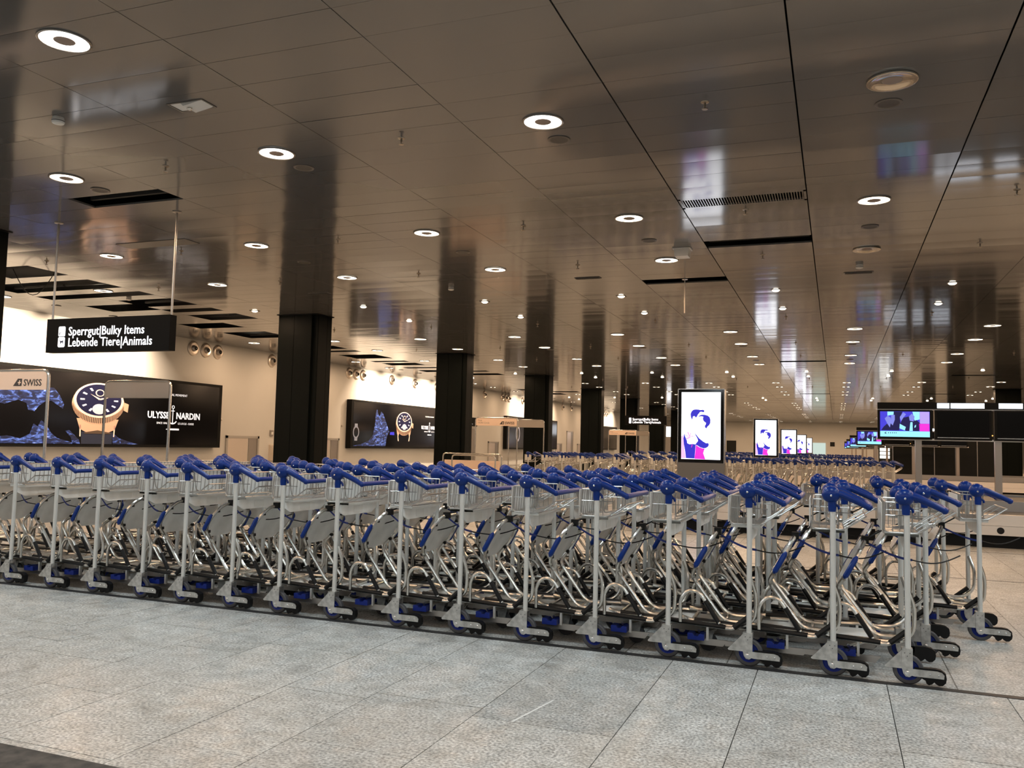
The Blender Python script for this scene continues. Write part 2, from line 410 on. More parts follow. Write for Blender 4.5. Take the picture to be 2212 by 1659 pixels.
# wall washers along the cream wall
ww = MB().lathe([(.075,0),(.09,0),(.09,-.008),(.075,-.012)], (0,0,0), 18).mesh('rim', 'lamp_rim')
wb = MB().lathe([(0,-.012),(.06,-.01),(.075,-.004)], (0,0,0), 18).mesh('bulb', 'lamp_glow_warm')
n = 0
for y0 in (9.7, 27.2, 42.2, 57.2):
    for i in range(5):
        y = y0+1.45*i
        o = empty('wall_washer', (-14.75,y,HC-.001)); n += 1
        tag(o, 'small round downlight washing the cream wall, '+ORD[i]+' above the '+('first','second','third','fourth')[(9.7,27.2,42.2,57.2).index(y0)]+' advertising board', 'ceiling lamp', 'wall washing downlights')
        link('rim', ww, o); link('bulb', wb, o)
        area(o, .12, P_WASH if y < 35 else P_WASH*.6, C_WASH, (0,0,-.03), rot=(0,math.radians(46),0), spread=math.radians(105))

# ------------------------------------------------------------------ ceiling fittings
spm = MB().lathe([(0,-.058),(.022,-.057),(.023,-.052),(.005,-.05),(.005,-.038),(.009,-.034),(.009,-.01),(.03,-.006),(.033,0)], (0,0,0), 10).mesh('sprinkler_head', 'brass')
n = 0
for jy, y in enumerate((6.2,9.2,11.45,17.0,21.2,24.2,32.,36.2)):
    for k in range(-4,4):
        x = X0-PX*.5+2*PX*k
        o = link('sprinkler_head', spm, None, (x,y,HC)); tag(o, 'small brass sprinkler head, '+ORD[k+4]+' column from the cream wall, '+ORD[jy]+' row in depth', 'sprinkler', 'ceiling sprinklers')
dsk = MB().lathe([(0,-.003),(.075,-.003),(.075,-.006)], (0,0,0), 20).mesh('grille', 'grille_dark'); drm = MB().lathe([(.075,0),(.095,0),(.095,-.006),(.085,-.009),(.075,-.006)], (0,0,0), 20).mesh('ring', 'access_panel')
for jy, (y, ks) in enumerate(((6.62,(0,-1,-2,-3)),(10.29,(0,-1,-2,-3)),(21.7,(0,-1,-2,-3)),(25.3,(0,-1,-2)))):
    for k in ks:
        o = empty('loudspeaker', (.3625+2*PX*k,y,HC)); tag(o, 'flush round ceiling loudspeaker, '+ORD[3+k]+' from the left in the '+ORD[jy]+' row', 'loudspeaker', 'ceiling loudspeakers')
        link('grille', dsk, o); link('ring', drm, o)
def detector(x, y, label, r=.05):
    o = empty('smoke_detector', (x,y,HC)); tag(o, label, 'smoke detector', 'smoke detectors')
    part('housing', MB().lathe([(r*.85,0),(r*.95,-.02),(r,-.035),(r*.9,-.05),(r*.4,-.058),(0,-.06)], (0,0,0), 18), 'white_plastic', o)
    part('slot_band', MB().lathe([(r*1.003,-.03),(r*1.003,-.036),(r*.97,-.036),(r*.97,-.03)], (0,0,0), 18, closed=True), 'ink', o)
detector(-5.9, 4.95, 'white round smoke detector near the upper left corner'); detector(.3, 12.4, 'white smoke detector beside the right-hand unlit lamp')
detector(-5.95, 12.6, 'white smoke detector in the middle of the ceiling'); detector(-12.4, 12.15, 'white smoke detector among the open ceiling slots')
o = empty('emergency_light', (-4.66,5.08,HC)); tag(o, 'recessed rectangular emergency light with white reflector and square frame', 'emergency light')
part('frame', MB().box(-.17,.17,-.085,-.07,-.006,0).box(-.17,.17,.07,.085,-.006,0).box(-.17,-.155,-.07,.07,-.006,0).box(.155,.17,-.07,.07,-.006,0), 'access_panel', o, 0)
part('reflector', MB().prism([(-.155,-.001),(.155,-.001),(.1,-.012),(-.02,-.03),(-.05,-.004)], -.07, .07, 'y'), 'white_plastic', o)
part('lamp', MB().sphere((.0,-.02,-.03), .022, 10, 6), 'lamp_reflector', o)
o = empty('emergency_light', (.36,4.72,HC)); tag(o, 'pale rectangular ceiling fitting cut by the top picture edge', 'emergency light')
part('frame', MB().box(-.2,.2,-.1,.1,-.01,0), 'access_panel', o, 0); part('reflector', MB().box(-.17,.17,-.075,.075,-.016,-.01), 'white_plastic', o, 0)
for x, y, l in ((-5.95+2.4,12.4,'slim dark louvre vent set in the ceiling left of the centre'),(.3,12.95,'slim dark louvre vent behind the right-hand smoke detector'),(-8.5,12.6,'slim outlined access hatch left of the second column')):
    o = empty('ceiling_vent', (x,y,HC)); tag(o, l, 'vent')
    part('frame', MB().box(-.2,.2,-.06,.06,-.006,0), 'access_panel', o, 0); part('slat', MB().box(-.18,.18,-.045,-.015,-.012,-.006), 'grille_dark', o, 0); part('slat', MB().box(-.18,.18,.01,.04,-.012,-.006), 'grille_dark', o, 0)
o = empty('wireless_box', (-1.85,10.85,HC)); tag(o, 'white box with flared rim under the ceiling beside the open slot', 'wireless box')
part('housing', MB().prism([(-.085,-.11),(.085,-.11),(.1,0),(-.1,0)], -.09, .09, 'y'), 'white_plastic', o, 0); part('rim', MB().box(-.115,.115,-.1,.1,-.014,-.002), 'white_plastic', o, 0)
# slatted return air grille in the ceiling strip
g = empty('air_grille', (X0-PX/2, Y0+11.5*PY, HC)); tag(g, 'long slatted air grille across the ceiling strip under the totem reflection', 'air grille')
part('frame', MB().box(-PX/2+.005,PX/2-.005,-PY/2+.002,-PY/2+.05,0,.02).box(-PX/2+.005,PX/2-.005,PY/2-.05,PY/2-.002,0,.02).box(-PX/2+.005,-PX/2+.03,-PY/2,PY/2,0,.02).box(PX/2-.03,PX/2-.005,-PY/2,PY/2,0,.02), 'ceiling_panel', g, 0)
slat = MB().box(-.0045,.0045,-PY/2+.05,PY/2-.05,.0,.03).mesh('slat', 'ceiling_panel', 0)
for i in range(46): link('slat', slat, g, (-PX/2+.04+i*(PX-.08)/45,0,.001))
part('backing', MB().box(-PX/2+.03,PX/2-.03,-PY/2+.05,PY/2-.05,.06,.065), 'plenum', g, 0)
tag(part('access_panel', MB().box(X0-7*PX+.05,X0-6*PX-.05,8.62,8.9,HC-.006,HC-.001), 'access_panel', smooth=0), 'dull grey perforated access panel in the ceiling above the hanging sign', 'access panel')
# cable loop hanging from an open slot
tag(part('hanging_cable', MB().tube([(-12.6,9.9,HC+.1)]+[(-12.6+.6*t, 9.9+.3*t, HC+.1-.42*math.sin(PI*t)) for t in [i/10 for i in range(1,10)]]+[(-12.0,10.2,HC+.1)], .007, 6), 'black_rubber'), 'black cable looping down from an open ceiling slot', 'cable')
# steel bearers visible in the open slots
for i,(k,j,nn) in enumerate(((-6,6,1),(-1,16,1),(-2,22,1),(-10,16,2),(-11,16,2),(-11,33,3),(-10,21,2),(-10,26,2))):
    x, y = X0+k*PX, Y0+j*PY
    tag(part('slot_bearer', MB().box(x+.03,x+PX-.03,y+nn*PY-.1,y+nn*PY-.06,HC+.06,HC+.1), 'grille_dark', smooth=0), 'dark steel bearer inside the '+('open slot above the hanging sign','open slot left of the totem reflections','open slot behind the lone hanging rod','wide open slot pair at left, right half','wide open slot pair at left, left half','open slot beside the second column','long open slot right of the hanging sign','last open slot before the second column')[i], 'bearer', 'bearers in the ceiling slots')
# lone hanging rod
o = empty('hanging_rod', (-2.15,12.85,HC)); tag(o, 'lone thin steel rod hanging from the ceiling by the open slot', 'rod')
part('rod', MB().tube([(0,0,0),(0,0,-.52)], .009, 8), 'stainless', o); part('rosette', MB().lathe([(.045,0),(.045,-.008),(.015,-.012)], (0,0,0), 14), 'stainless', o)
# jet air nozzles on the cream wall
nr = MB().lathe([(.19,0),(.2,.012),(.19,.03),(.15,.05),(.1,.035),(.075,.03)], (0,0,0), 22, 'x').mesh('ring', 'stainless'); nb = MB().sphere((.03,0,0), .09, 14, 8).mesh('ball', 'stainless_dull'); nh = MB().lathe([(0,.118),(.05,.116),(.055,.1)], (0,0,0), 14, 'x').mesh('outlet', 'black_matt')
for i, y in enumerate((17.95,18.43,18.91,21.33,25.71,26.17,26.65,28.78,30.7,32.72,38,40.39,40.85,41.32,43.42,48.26,50.65,52.44,58,60.5,61,61.5)):
    o = empty('air_nozzle', (XW+.002,y,3.56)); tag(o, 'round steel air jet nozzle high on the cream wall, '+ORD[i]+' from the left', 'air nozzle', 'air nozzles on the cream wall')
    link('ring', nr, o); link('ball', nb, o); link('outlet', nh, o)

# ------------------------------------------------------------------ luggage trolleys
W2 = .275
def trolley_full():
    t = empty('luggage_trolley')
    for s in (-1,1):
        y = s*W2
        part('post', MB().tube([(0,y,.18),(0,y,.94)], .0155, 10), 'aluminium', t)
    # handle: clevis balls, collars, arms, grip bar
    h = MB()
    for s in (-1,1):
        y = s*W2
        h.lathe([(.0,.907),(.02,.907),(.022,.93),(.021,.965),(.026,.985),(.02,1.0)], (-.004,y,0), 12)
        h.sphere((-.01,y,1.003), .048, 14, 9, (1.05,.85,1))
        h.tube([(.0,y,1.012),(.05,y,1.003),(.13,y,.968),(.185,y*.99,.94)], [.024,.0205,.018,.0165], 10)
        h.sphere((.188,y*.985,.938), .019, 10, 6)
        h.tube([(.012,y*.97,.95),(.03,y*.97,.935),(.032,y*.97,.92)], .008, 6)
    h.tube([(.188,-W2*.985,.938),(.196,-W2*.9,.94),(.2,0,.942),(.196,W2*.9,.94),(.188,W2*.985,.938)], .016, 10)
    hd = part('handle', h, 'blue_plastic', t, 50)
    for s in (-1,1): part('screw', MB().lathe([(.006,0),(.006,s*.003),(.003,s*.005)], (-.01,s*(W2+.0375),.998), 8, 'y'), 'screw', hd)
    part('brake_lever', MB().tube([(.05,-.24,.985),(.155,-.235,.945),(.165,0,.94),(.155,.235,.945),(.05,.24,.985)], .006, 6), 'blue_dark', t)
    # wire basket
    b = MB(); yb = .245; zt, zb = .972, .805
    prof = [(-.105,zt),(-.115,zb),(.06,zb),(.175,.885)]
    for y in (-yb, yb):
        b.tube(rounded([(p[0],y,p[1]) for p in prof], .03, 3), .0042, 6)
        b.tube([(-.105,y,zt),(.03,y,zt)], .0042, 6)
        for x in (-.07,-.035,.0,.03): b.tube([(x,y,zt),(x,y,zb)], .0025, 5)
        b.tube([(-.11,y,.9),(.1,y,.9)], .0025, 5)
    b.tube([(-.105,-yb,zt),(-.105,yb,zt)], .005, 6); b.tube([(.175,-yb,.885),(.175,yb,.885)], .0045, 6); b.tube([(-.118,-yb,zb),(-.118,yb,zb)], .004, 6); b.tube([(.06,-yb,zb),(.06,yb,zb)], .004, 6)
    for i in range(11):
        y = -yb+(i+.5)*2*yb/11; b.tube([(-.106,y,zt),(-.116,y,zb+.004),(.055,y,zb+.002)], .0036, 5, caps=False)
    for i in range(3):
        y = -yb+(i+.5)*2*yb/3; b.tube([(.06,y,zb),(.175,y,.885)], .0022, 5, caps=False)
    b.tube(rounded([(.03,-yb,zt),(.03,-yb+.03,zb+.02),(.03,yb-.03,zb+.02),(.03,yb,zt)], .04, 3), .004, 6)
    bk = part('basket', b, 'chrome_wire', t)
    part('basket_panel', MB().box(-.128,-.124,-.235,.235,.815,.968), 'panel_white', bk, 0)
    part('basket_tray', MB().box(-.11,.062,-.235,.235,.786,.799).box(-.11,.062,-.235,-.228,.786,.81), 'aluminium', bk, 0)
    cp = part('cross_panel', MB().prism([(-W2+.01,.782),(W2-.01,.782),(W2-.01,.745),(W2-.09,.708),(-W2+.09,.708),(-W2+.01,.745)], -.006, .004, 'x'), 'plate', t, 0)
    st = part('sticker', MB().box(.0042,.005,-.06,.06,.72,.77), 'sticker', cp, 0)
    # hand brake / backboard
    ux, uz = .14/.295, .26/.295
    def Q(y, tt): return (-.355+ux*tt, y, .47+uz*tt)
    fr = MB(); loop = rounded([(-.05,-.1,.208),(-.165,-.1,.208),Q(-.1,-.01),Q(-.215,.09),Q(-.215,.2),Q(-.14,.3),Q(.14,.3),Q(.215,.2),Q(.215,.09),Q(.1,-.01),(-.165,.1,.208),(-.05,.1,.208)], .055, 4)
    fr.tube(loop, .0125, 8)
    part('backboard_frame', fr, 'steel_tube', t)
    pl = MB(); out = [(-.095,.008),(-.195,.097),(-.195,.193),(-.13,.282),(.13,.282),(.195,.193),(.195,.097),(.095,.008)]
    vs = [Vector(Q(a,c))+Vector((uz,0,-ux))*d for d in (-.011,-.006) for a, c in out]
    pl.add(vs, [tuple(range(8)), tuple(range(8,16))[::-1]]+[(i,(i+1)%8,8+(i+1)%8,8+i) for i in range(8)])
    pb = part('backboard', pl, 'plate', t, 0)
    cl = MB()
    for a, c in ((-.165,.06),(.165,.06),(-.17,.24),(.17,.24)):
        q = Vector(Q(a,c)); cl.box(q.x-.01,q.x+.012,q.y-.01,q.y+.01,q.z-.01,q.z+.01)
    part('clip', cl, 'black_rubber', pb, 0)
    for s in (-1,1): part('side_pad', MB().tube([Q(s*.224,.07),Q(s*.228,.085),Q(s*.228,.195),Q(s*.224,.215)], [.006,.016,.016,.006], 8), 'blue_plastic', t)
    # strap from the backboard to the trolley behind
    q = Vector(Q(-.06,.31)); part('strap_clip', MB().box(q.x-.02,q.x+.02,q.y-.02,q.y+.02,q.z-.025,q.z+.018).tube([q,(q.x+.09,q.y+.05,q.z+.05)], .005, 5), 'black_rubber', t)
    sb = MB(); n = 10; vs = []; fs = []
    for i in range(n+1):
        u = i/n; x = q.x+.24*u; y = q.y-.12*u; z = q.z-.015-.075*math.sin(u*PI/2)
        vs += [(x,y,z+.0065),(x,y,z-.0065)]
    fs = [(2*i,2*i+1,2*i+3,2*i+2) for i in range(n)]
    sb.add(vs, fs); sb.add([(a,b_+.0025,c) for a,b_,c in vs], fs); part('strap', sb, 'strap_blue', t)
    part('cord', MB().tube([(q.x+.24-.0+.26*u, q.y-.12+.2*u, q.z-.09-.03*math.sin(PI*u)+.02*u) for u in [i/8 for i in range(9)]], .004, 5), 'black_rubber', t)
    # base
    for s in (-1,1):
        f = lambda x: s*(.25+.085*min(0,(x+.12))/.75)
        pt = part('platform_rail', MB().tube(rounded([(-.86,f(-.86)*.9,.225),(-.8,f(-.8),.212),(-.12,f(-.12),.196),(-.095,f(-.1),.196),(-.004,f(-.1),.272)], .02, 3), .012, 8), 'steel_tube', t)
        part('rubber_strip', MB().tube([(-.78,f(-.78),.216),(-.135,f(-.13),.2)], .0145, 8), 'black_sleeve', pt)
        part('end_sleeve', MB().tube([(-.088,f(-.1),.202),(-.006,f(-.1),.271)], .0155, 8), 'black_sleeve', pt)
        hp = part('hoop', MB().tube(rounded([(-.402,s*.235,.205),(-.405,s*.235,.34),(-.36,s*.235,.4),(-.29,s*.235,.39),(-.176,s*.235,.215)], .07, 6), .011, 8), 'steel_tube', t)
        part('hoop_sleeve', MB().tube([(-.258,s*.235,.341),(-.18,s*.235,.221)], .0145, 8), 'black_sleeve', hp)
        part('side_tube', MB().tube(rounded([(-.75,s*.155,.2),(-.04,s*.23,.205),(.03,s*.235,.26),(.038,s*.24,.4),(.004,s*.262,.5)], .06, 4), .0115, 8), 'steel_tube', t)
        # bracket with wheel and escalator foot
        y0 = s*(W2+.026); y1 = s*(W2-.026)
        br = MB()
        for yy in (y0, y1):
            br.prism([(-.032,.19),(.022,.19),(.022,.09),(.016,.05),(.004,.042),(-.014,.044),(-.026,.06),(-.032,.085)], yy-.0025, yy+.0025)
        br.box(-.032,.022,min(y0,y1),max(y0,y1),.186,.191)
        br.prism([(-.032,.182),(-.118,.09),(-.112,.083),(-.03,.083)], y0-s*.006-.002, y0-s*.006+.002)
        bp = part('bracket', br, 'bracket', t, 0)
        bt = MB()
        for px_, pz in ((-.018,.168),(.008,.168),(-.005,.152)): bt.lathe([(.0028,0),(.0028,s*.001)], (px_, y0+s*.0026, pz), 6, 'y')
        part('hole', bt, 'ink', bp, 0)
        part('axle', MB().lathe([(.016,0),(.016,s*.004),(.009,s*.005),(.009,s*.01),(.005,s*.012)], (-.004,y0+s*.0025,.066), 12, 'y'), 'screw', bp)
        wy = s*W2; wz = .078
        wh = part('wheel', MB().lathe([(.056,-.016),(.072,-.016),(.078,-.011),(.078,.011),(.072,.016),(.056,.016)], (0,wy,wz), 24, 'y', closed=True), 'tyre_grey', t)
        part('wheel_hub', MB().lathe([(.012,-.014),(.03,-.014),(.034,-.008),(.05,-.008),(.057,-.013),(.057,.013),(.05,.008),(.034,.008),(.03,.014),(.012,.014)], (0,wy,wz), 20, 'y', closed=True), 'blue_dark', wh)
        fp = part('foot_plate', MB().prism([(-.004,.088),(.14,.088),(.162,.083),(.174,.07),(.172,.05),(.03,.05),(.0,.055)], y0-.002+s*.006, y0+.002+s*.006), 'bracket', t, 0)
        part('bolt', MB().lathe([(.0055,0),(.0055,s*.003),(.003,s*.005)], (.104,y0+s*.008,.068), 8, 'y').lathe([(.0055,0),(.0055,s*.003),(.003,s*.005)], (.146,y0+s*.008,.067), 8, 'y'), 'screw', fp)
        part('rubber_foot', MB().prism([(.03,.094),(.13,.096),(.16,.092),(.182,.076),(.186,.05),(.182,.028),(.166,.012),(.148,.01),(.134,.018),(.126,.026),(.116,.016),(.1,.008),(.088,.016),(.084,.03),(.03,.06)], s*(W2-.016), s*(W2+.02)), 'black_rubber', t, 30)
        # lower channel
        part('channel', MB().prism([(-.6,.108),(-.13,.108),(-.16,.07),(-.6,.078)], s*.175-.004, s*.175+.004), 'stainless_dull', t, 0)
        part('strut', MB().box(-.256,-.242,s*.18-.01,s*.18+.01,.1,.2), 'aluminium', t, 0)
    for x in (-.16,-.5,-.8): 
        hw = .25+.085*min(0,(x+.12))/.75-.01
        part('cross_bar', MB().tube([(x,-hw,.202),(x,hw,.202)], .011, 8), 'steel_tube', t)
    part('deck_plate', MB().prism([(-.78,-.13),(-.18,-.19),(-.18,.19),(-.78,.13)], .18, .186, 'z'), 'plate', t, 0)  # deck made broad so that it shades the floor under the trolley
    part('brake_pedal', MB().prism([(-.36,.142),(-.33,.142),(-.32,.128),(-.3,.128),(-.29,.142),(-.262,.142),(-.262,.106),(-.36,.106)], -.235, -.15), 'blue_dark', t, 0)
    part('brake_rod', MB().tube([(-.3,-.18,.15),(-.12,.12,.16),(-.1,.2,.15)], .012, 6), 'steel_tube', t)
    cs = part('front_caster', MB().box(-.77,-.67,-.03,.03,.13,.19).prism([(-.76,.15),(-.68,.15),(-.7,.045),(-.74,.045)], -.03,-.026).prism([(-.76,.15),(-.68,.15),(-.7,.045),(-.74,.045)], .026,.03), 'bracket', t, 0)
    part('caster_wheel', MB().lathe([(.0,-.014),(.045,-.014),(.055,-.008),(.055,.008),(.045,.014),(.0,.014)], (-.72,0,.056), 18, 'y'), 'tyre_grey', cs)
    return t
def trolley_mid():
    t = empty('luggage_trolley')
    for s in (-1,1): part('post', MB().tube([(0,s*W2,.06),(0,s*W2,.94)], .0155, 6), 'aluminium', t)
    h = MB()
    for s in (-1,1):
        y = s*W2; h.lathe([(.022,.907),(.022,.965),(.026,.985)], (-.004,y,0), 8); h.sphere((-.01,y,1.003), .046, 9, 6, (1.05,.82,1)); h.tube([(.0,y,1.018),(.13,y,.968),(.188,y*.985,.94)], [.03,.02,.017], 7)
    h.tube([(.188,-W2,.938),(.2,0,.942),(.188,W2,.938)], .016, 7); part('handle', h, 'blue_plastic', t, 50)
    b = MB(); yb = .245
    for y in (-yb,yb): b.tube([(-.105,y,.972),(-.115,y,.805),(.06,y,.805),(.175,y,.885)], .005, 4); b.tube([(-.105,y,.972),(.03,y,.972)], .005, 4); b.tube([(-.03,y,.972),(-.03,y,.805)], .004, 4)
    for x, z in ((-.105,.972),(.175,.885),(-.115,.805),(.06,.805)): b.tube([(x,-yb,z),(x,yb,z)], .005, 4)
    for i in range(9): y = -yb+(i+.5)*2*yb/9; b.tube([(-.106,y,.972),(-.118,y,.806)], .0035, 4, caps=False)
    bk = part('basket', b, 'chrome_wire', t); part('basket_panel', MB().box(-.101,-.097,-.235,.235,.825,.968), 'panel_white', bk, 0); part('basket_tray', MB().box(-.11,.062,-.235,.235,.786,.799), 'aluminium', bk, 0)
    ux, uz = .14/.295, .26/.295
    def Q(y, tt): return (-.355+ux*tt, y, .47+uz*tt)
    part('backboard_frame', MB().tube(rounded([(-.05,-.1,.208),(-.165,-.1,.208),Q(-.1,-.01),Q(-.215,.09),Q(-.215,.2),Q(-.14,.3),Q(.14,.3),Q(.215,.2),Q(.215,.09),Q(.1,-.01),(-.165,.1,.208),(-.05,.1,.208)], .055, 2), .0125, 6), 'steel_tube', t)
    pl = MB(); out = [(-.095,.0),(-.2,.095),(-.2,.195),(-.135,.286),(.135,.286),(.2,.195),(.2,.095),(.095,.0)]
    vs = [Vector(Q(a,c))+Vector((uz,0,-ux))*d for d in (-.003,.003) for a, c in out]
    pl.add(vs, [tuple(range(8)), tuple(range(8,16))[::-1]]+[(i,(i+1)%8,8+(i+1)%8,8+i) for i in range(8)]); part('backboard', pl, 'plate', t, 0)
    f = MB()
    for s in (-1,1):
        f.tube([(-.84,s*.15,.22),(-.12,s*.25,.2),(-.004,s*.25,.272)], .013, 6); f.tube(rounded([(-.402,s*.235,.205),(-.405,s*.235,.34),(-.36,s*.235,.4),(-.29,s*.235,.39),(-.176,s*.235,.215)], .07, 3), .012, 6)
        f.box(-.032,.022,s*W2-.026,s*W2+.026,.09,.19)
    part('frame', f, 'steel_tube', t)
    for s in (-1,1): part('wheel', MB().lathe([(0,-.016),(.078,-.016),(.078,.016),(0,.016)], (0,s*W2,.078), 14, 'y'), 'tyre_grey', t)
    return t
def trolley_far():
    t = empty('luggage_trolley')
    for s in (-1,1): part('post', MB().tube([(0,s*W2,.0),(0,s*W2,.94)], .016, 5), 'aluminium', t)
    h = MB()
    for s in (-1,1):
        y = s*W2; h.sphere((-.01,y,1.0), .047, 7, 5); h.tube([(0,y,1.015),(.188,y,.94)], [.03,.018], 6); h.tube([(0,y,.9),(0,y,.99)], .023, 6)
    h.tube([(.188,-W2,.938),(.188,W2,.938)], .017, 6); part('handle', h, 'blue_plastic', t, 50)
    part('basket', MB().box(-.11,.06,-.24,.24,.786,.8).box(-.105,-.098,-.24,.24,.81,.97).tube([(.06,-.24,.8),(.175,-.24,.885),(.175,.24,.885),(.06,.24,.8)], .005, 4), 'panel_white', t, 0)
    part('frame', MB().box(-.36,-.2,-.2,.2,.48,.5).tube([(-.16,-.2,.2),(-.36,-.2,.48),(-.21,-.2,.73),(-.21,.2,.73),(-.36,.2,.48),(-.16,.2,.2)], .013, 5).tube([(-.84,-.15,.2),(0,-.25,.2)], .015, 5).tube([(-.84,.15,.2),(0,.25,.2)], .015, 5), 'steel_tube', t, 0)
    return t
row1 = [.362,-.023,-.475,-.945,-1.393,-1.853,-2.315,-2.765,-3.27,-3.727,-4.145,-4.594,-4.985,-5.472,-5.92,-6.387,-6.84,-7.3]
def seq(first, last, p=.455, jit=.02):
    out = [first]; random.seed(int(first*1000)&255)
    while out[-1]-p > last: out.append(out[-1]-p+random.uniform(-jit,jit))
    return out
ROWN = ('front row','second row','third row','rearmost row')
def block(proto, rows, grp, tail, unique=True):
    first = True
    for r, (y, xs) in enumerate(rows):
        for i, x in enumerate(xs):
            o = proto if first else copy_tree(proto); first = False
            o.location = (x, y+W2, 0); o.rotation_euler = (0,0,random.gauss(0,.008))
            if unique: lb = 'blue-handled luggage trolley, '+ORD[i]+' from right in '+ROWN[r]+' of '+tail
            else: lb = 'blue-handled steel luggage trolley in the '+ROWN[r]+' of the '+tail
            tag(o, lb, 'luggage trolley', grp if unique else grp+', '+ROWN[r])
block(trolley_full(), [(5.17,row1),(5.93,[.52,.05]+seq(-.42,-7.6)),(6.58,[.905]+seq(.46,-6.6)),(7.33,[.766,.317]+seq(-.14,-6.5))], 'trolleys of the nearest block', 'nearest trolley block')
block(trolley_mid(), [(20.2,seq(.95,-7.4)),(20.95,seq(1.2,-7.2)),(21.6,seq(1.05,-7.4)),(22.35,seq(1.3,-7.3))], 'trolleys of the middle block', 'second block behind large totem')
block(trolley_far(), [(35.2,seq(1.0,-8.4)),(35.95,seq(1.2,-8.2)),(36.6,seq(1.05,-8.4)),(37.35,seq(1.3,-8.3))], 'trolleys of the far block', 'third block by second totem')
block(trolley_far(), [(50.2,seq(1.0,-7)),(50.95,seq(1.2,-7)),(51.6,seq(1.05,-7)),(52.35,seq(1.3,-6.5))], 'trolleys of the farthest block', 'farthest block near end wall')

# ------------------------------------------------------------------ advertising totems
def flat(name, poly, m, parent, y, dy=.003):
    return part(name, MB().prism(poly, y-dy, y, 'y'), m, parent, 0)
def totem(x0, x1, y, label):
    t = empty('advertising_totem', ((x0+x1)/2, y, 0)); tag(t, label, 'advertising totem', 'portrait advertising totems'); hw = (x1-x0)/2
    part('plinth', MB().box(-hw,hw,0,.16,0,.98), 'totem_grey', t, 0)
    part('housing', MB().box(-hw+.012,hw-.012,-.004,.16,.98,2.29), 'black_gloss', t, 0)
    for s in (-1,1): part('side_trim', MB().box(*sorted((s*hw,s*(hw-.012))),-.01,.165,.97,2.3), 'totem_trim', t, 0)
    part('top_trim', MB().box(-hw,hw,-.01,.165,2.29,2.302), 'totem_trim', t, 0)
    a, b, c, d = -hw+.07, hw-.07, 1.04, 2.24
    part('screen', MB().box(a,b,-.008,-.004,c,d), 'screen_white', t, 0)
    W, Hh = b-a, d-c
    # graphic: coordinates in the 640 x 1090 drawing
    def G(pts): return [(a+W*(p[0]-252)/633, d-Hh*(p[1]-203)/1098) for p in pts]
    def g(name, m, pts, lay=1): flat(name, G(pts), m, t, -.008-.0015*lay, .0015)
    g('hair_shape','screen_blue',[(425,662),(405,610),(400,560),(415,520),(445,492),(490,484),(530,488),(560,495),(600,490),(622,500),(624,520),(610,532),(580,525),(552,528),(540,550),(520,570),(505,605),(485,625),(475,605),(460,595),(440,605),(432,640)])
    g('hair_shape','screen_blue',[(525,608),(545,585),(580,572),(630,572),(680,585),(712,615),(724,660),(720,710),(700,745),(672,770),(662,798),(640,785),(632,755),(650,725),(652,705),(630,690),(610,670),(600,635),(608,605),(575,598)])
    g('jacket_shape','screen_blue',[(300,870),(315,930),(345,1000),(350,1040),(385,1058),(440,1052),(490,1060),(470,1290),(330,1288),(318,1180),(295,1060),(287,960)])
    g('arm_shape','screen_blue',[(465,862),(500,905),(545,960),(610,1010),(655,1035),(690,1032),(702,1060),(690,1090),(655,1115),(610,1120),(560,1105),(520,1080),(480,1060),(500,1035),(525,1000),(515,960),(490,920)])
    g('dress_shape','screen_magenta',[(492,1066),(545,1102),(600,1122),(636,1122),(622,1160),(612,1200),(630,1250),(648,1300),(470,1296)])
    g('sleeve_shape','screen_pink',[(254,930),(285,900),(290,1000),(300,1100),(318,1200),(328,1290),(252,1288)])
    for p in ([(350,860),(365,858),(395,930),(388,936)],[(405,860),(412,868),(394,935),(386,930)],[(320,905),(390,935),(385,942),(318,915)],[(395,930),(485,915),(485,922),(396,940)],[(330,965),(395,938),(398,946),(340,975)],[(345,975),(400,940),(408,980),(398,950)],[(425,1060),(437,1062),(424,1112),(415,1110)]): g('ribbon','screen_magenta',p,2)
    text('caption','DUTY FREE',.042,'screen_pink',t,(a+W*(645-252)/633,-.0105,d-Hh*(1256-203)/1098),FACE_CAM,depth=.001,bold=.0006)
    return t
for i in range(5):
    y = 15.4+15*i
    totem(-2.68,-1.85, y, 'white lit portrait totem with embracing couple graphic, '+('largest and nearest','second nearest','third nearest','fourth in line','smallest and farthest')[i])

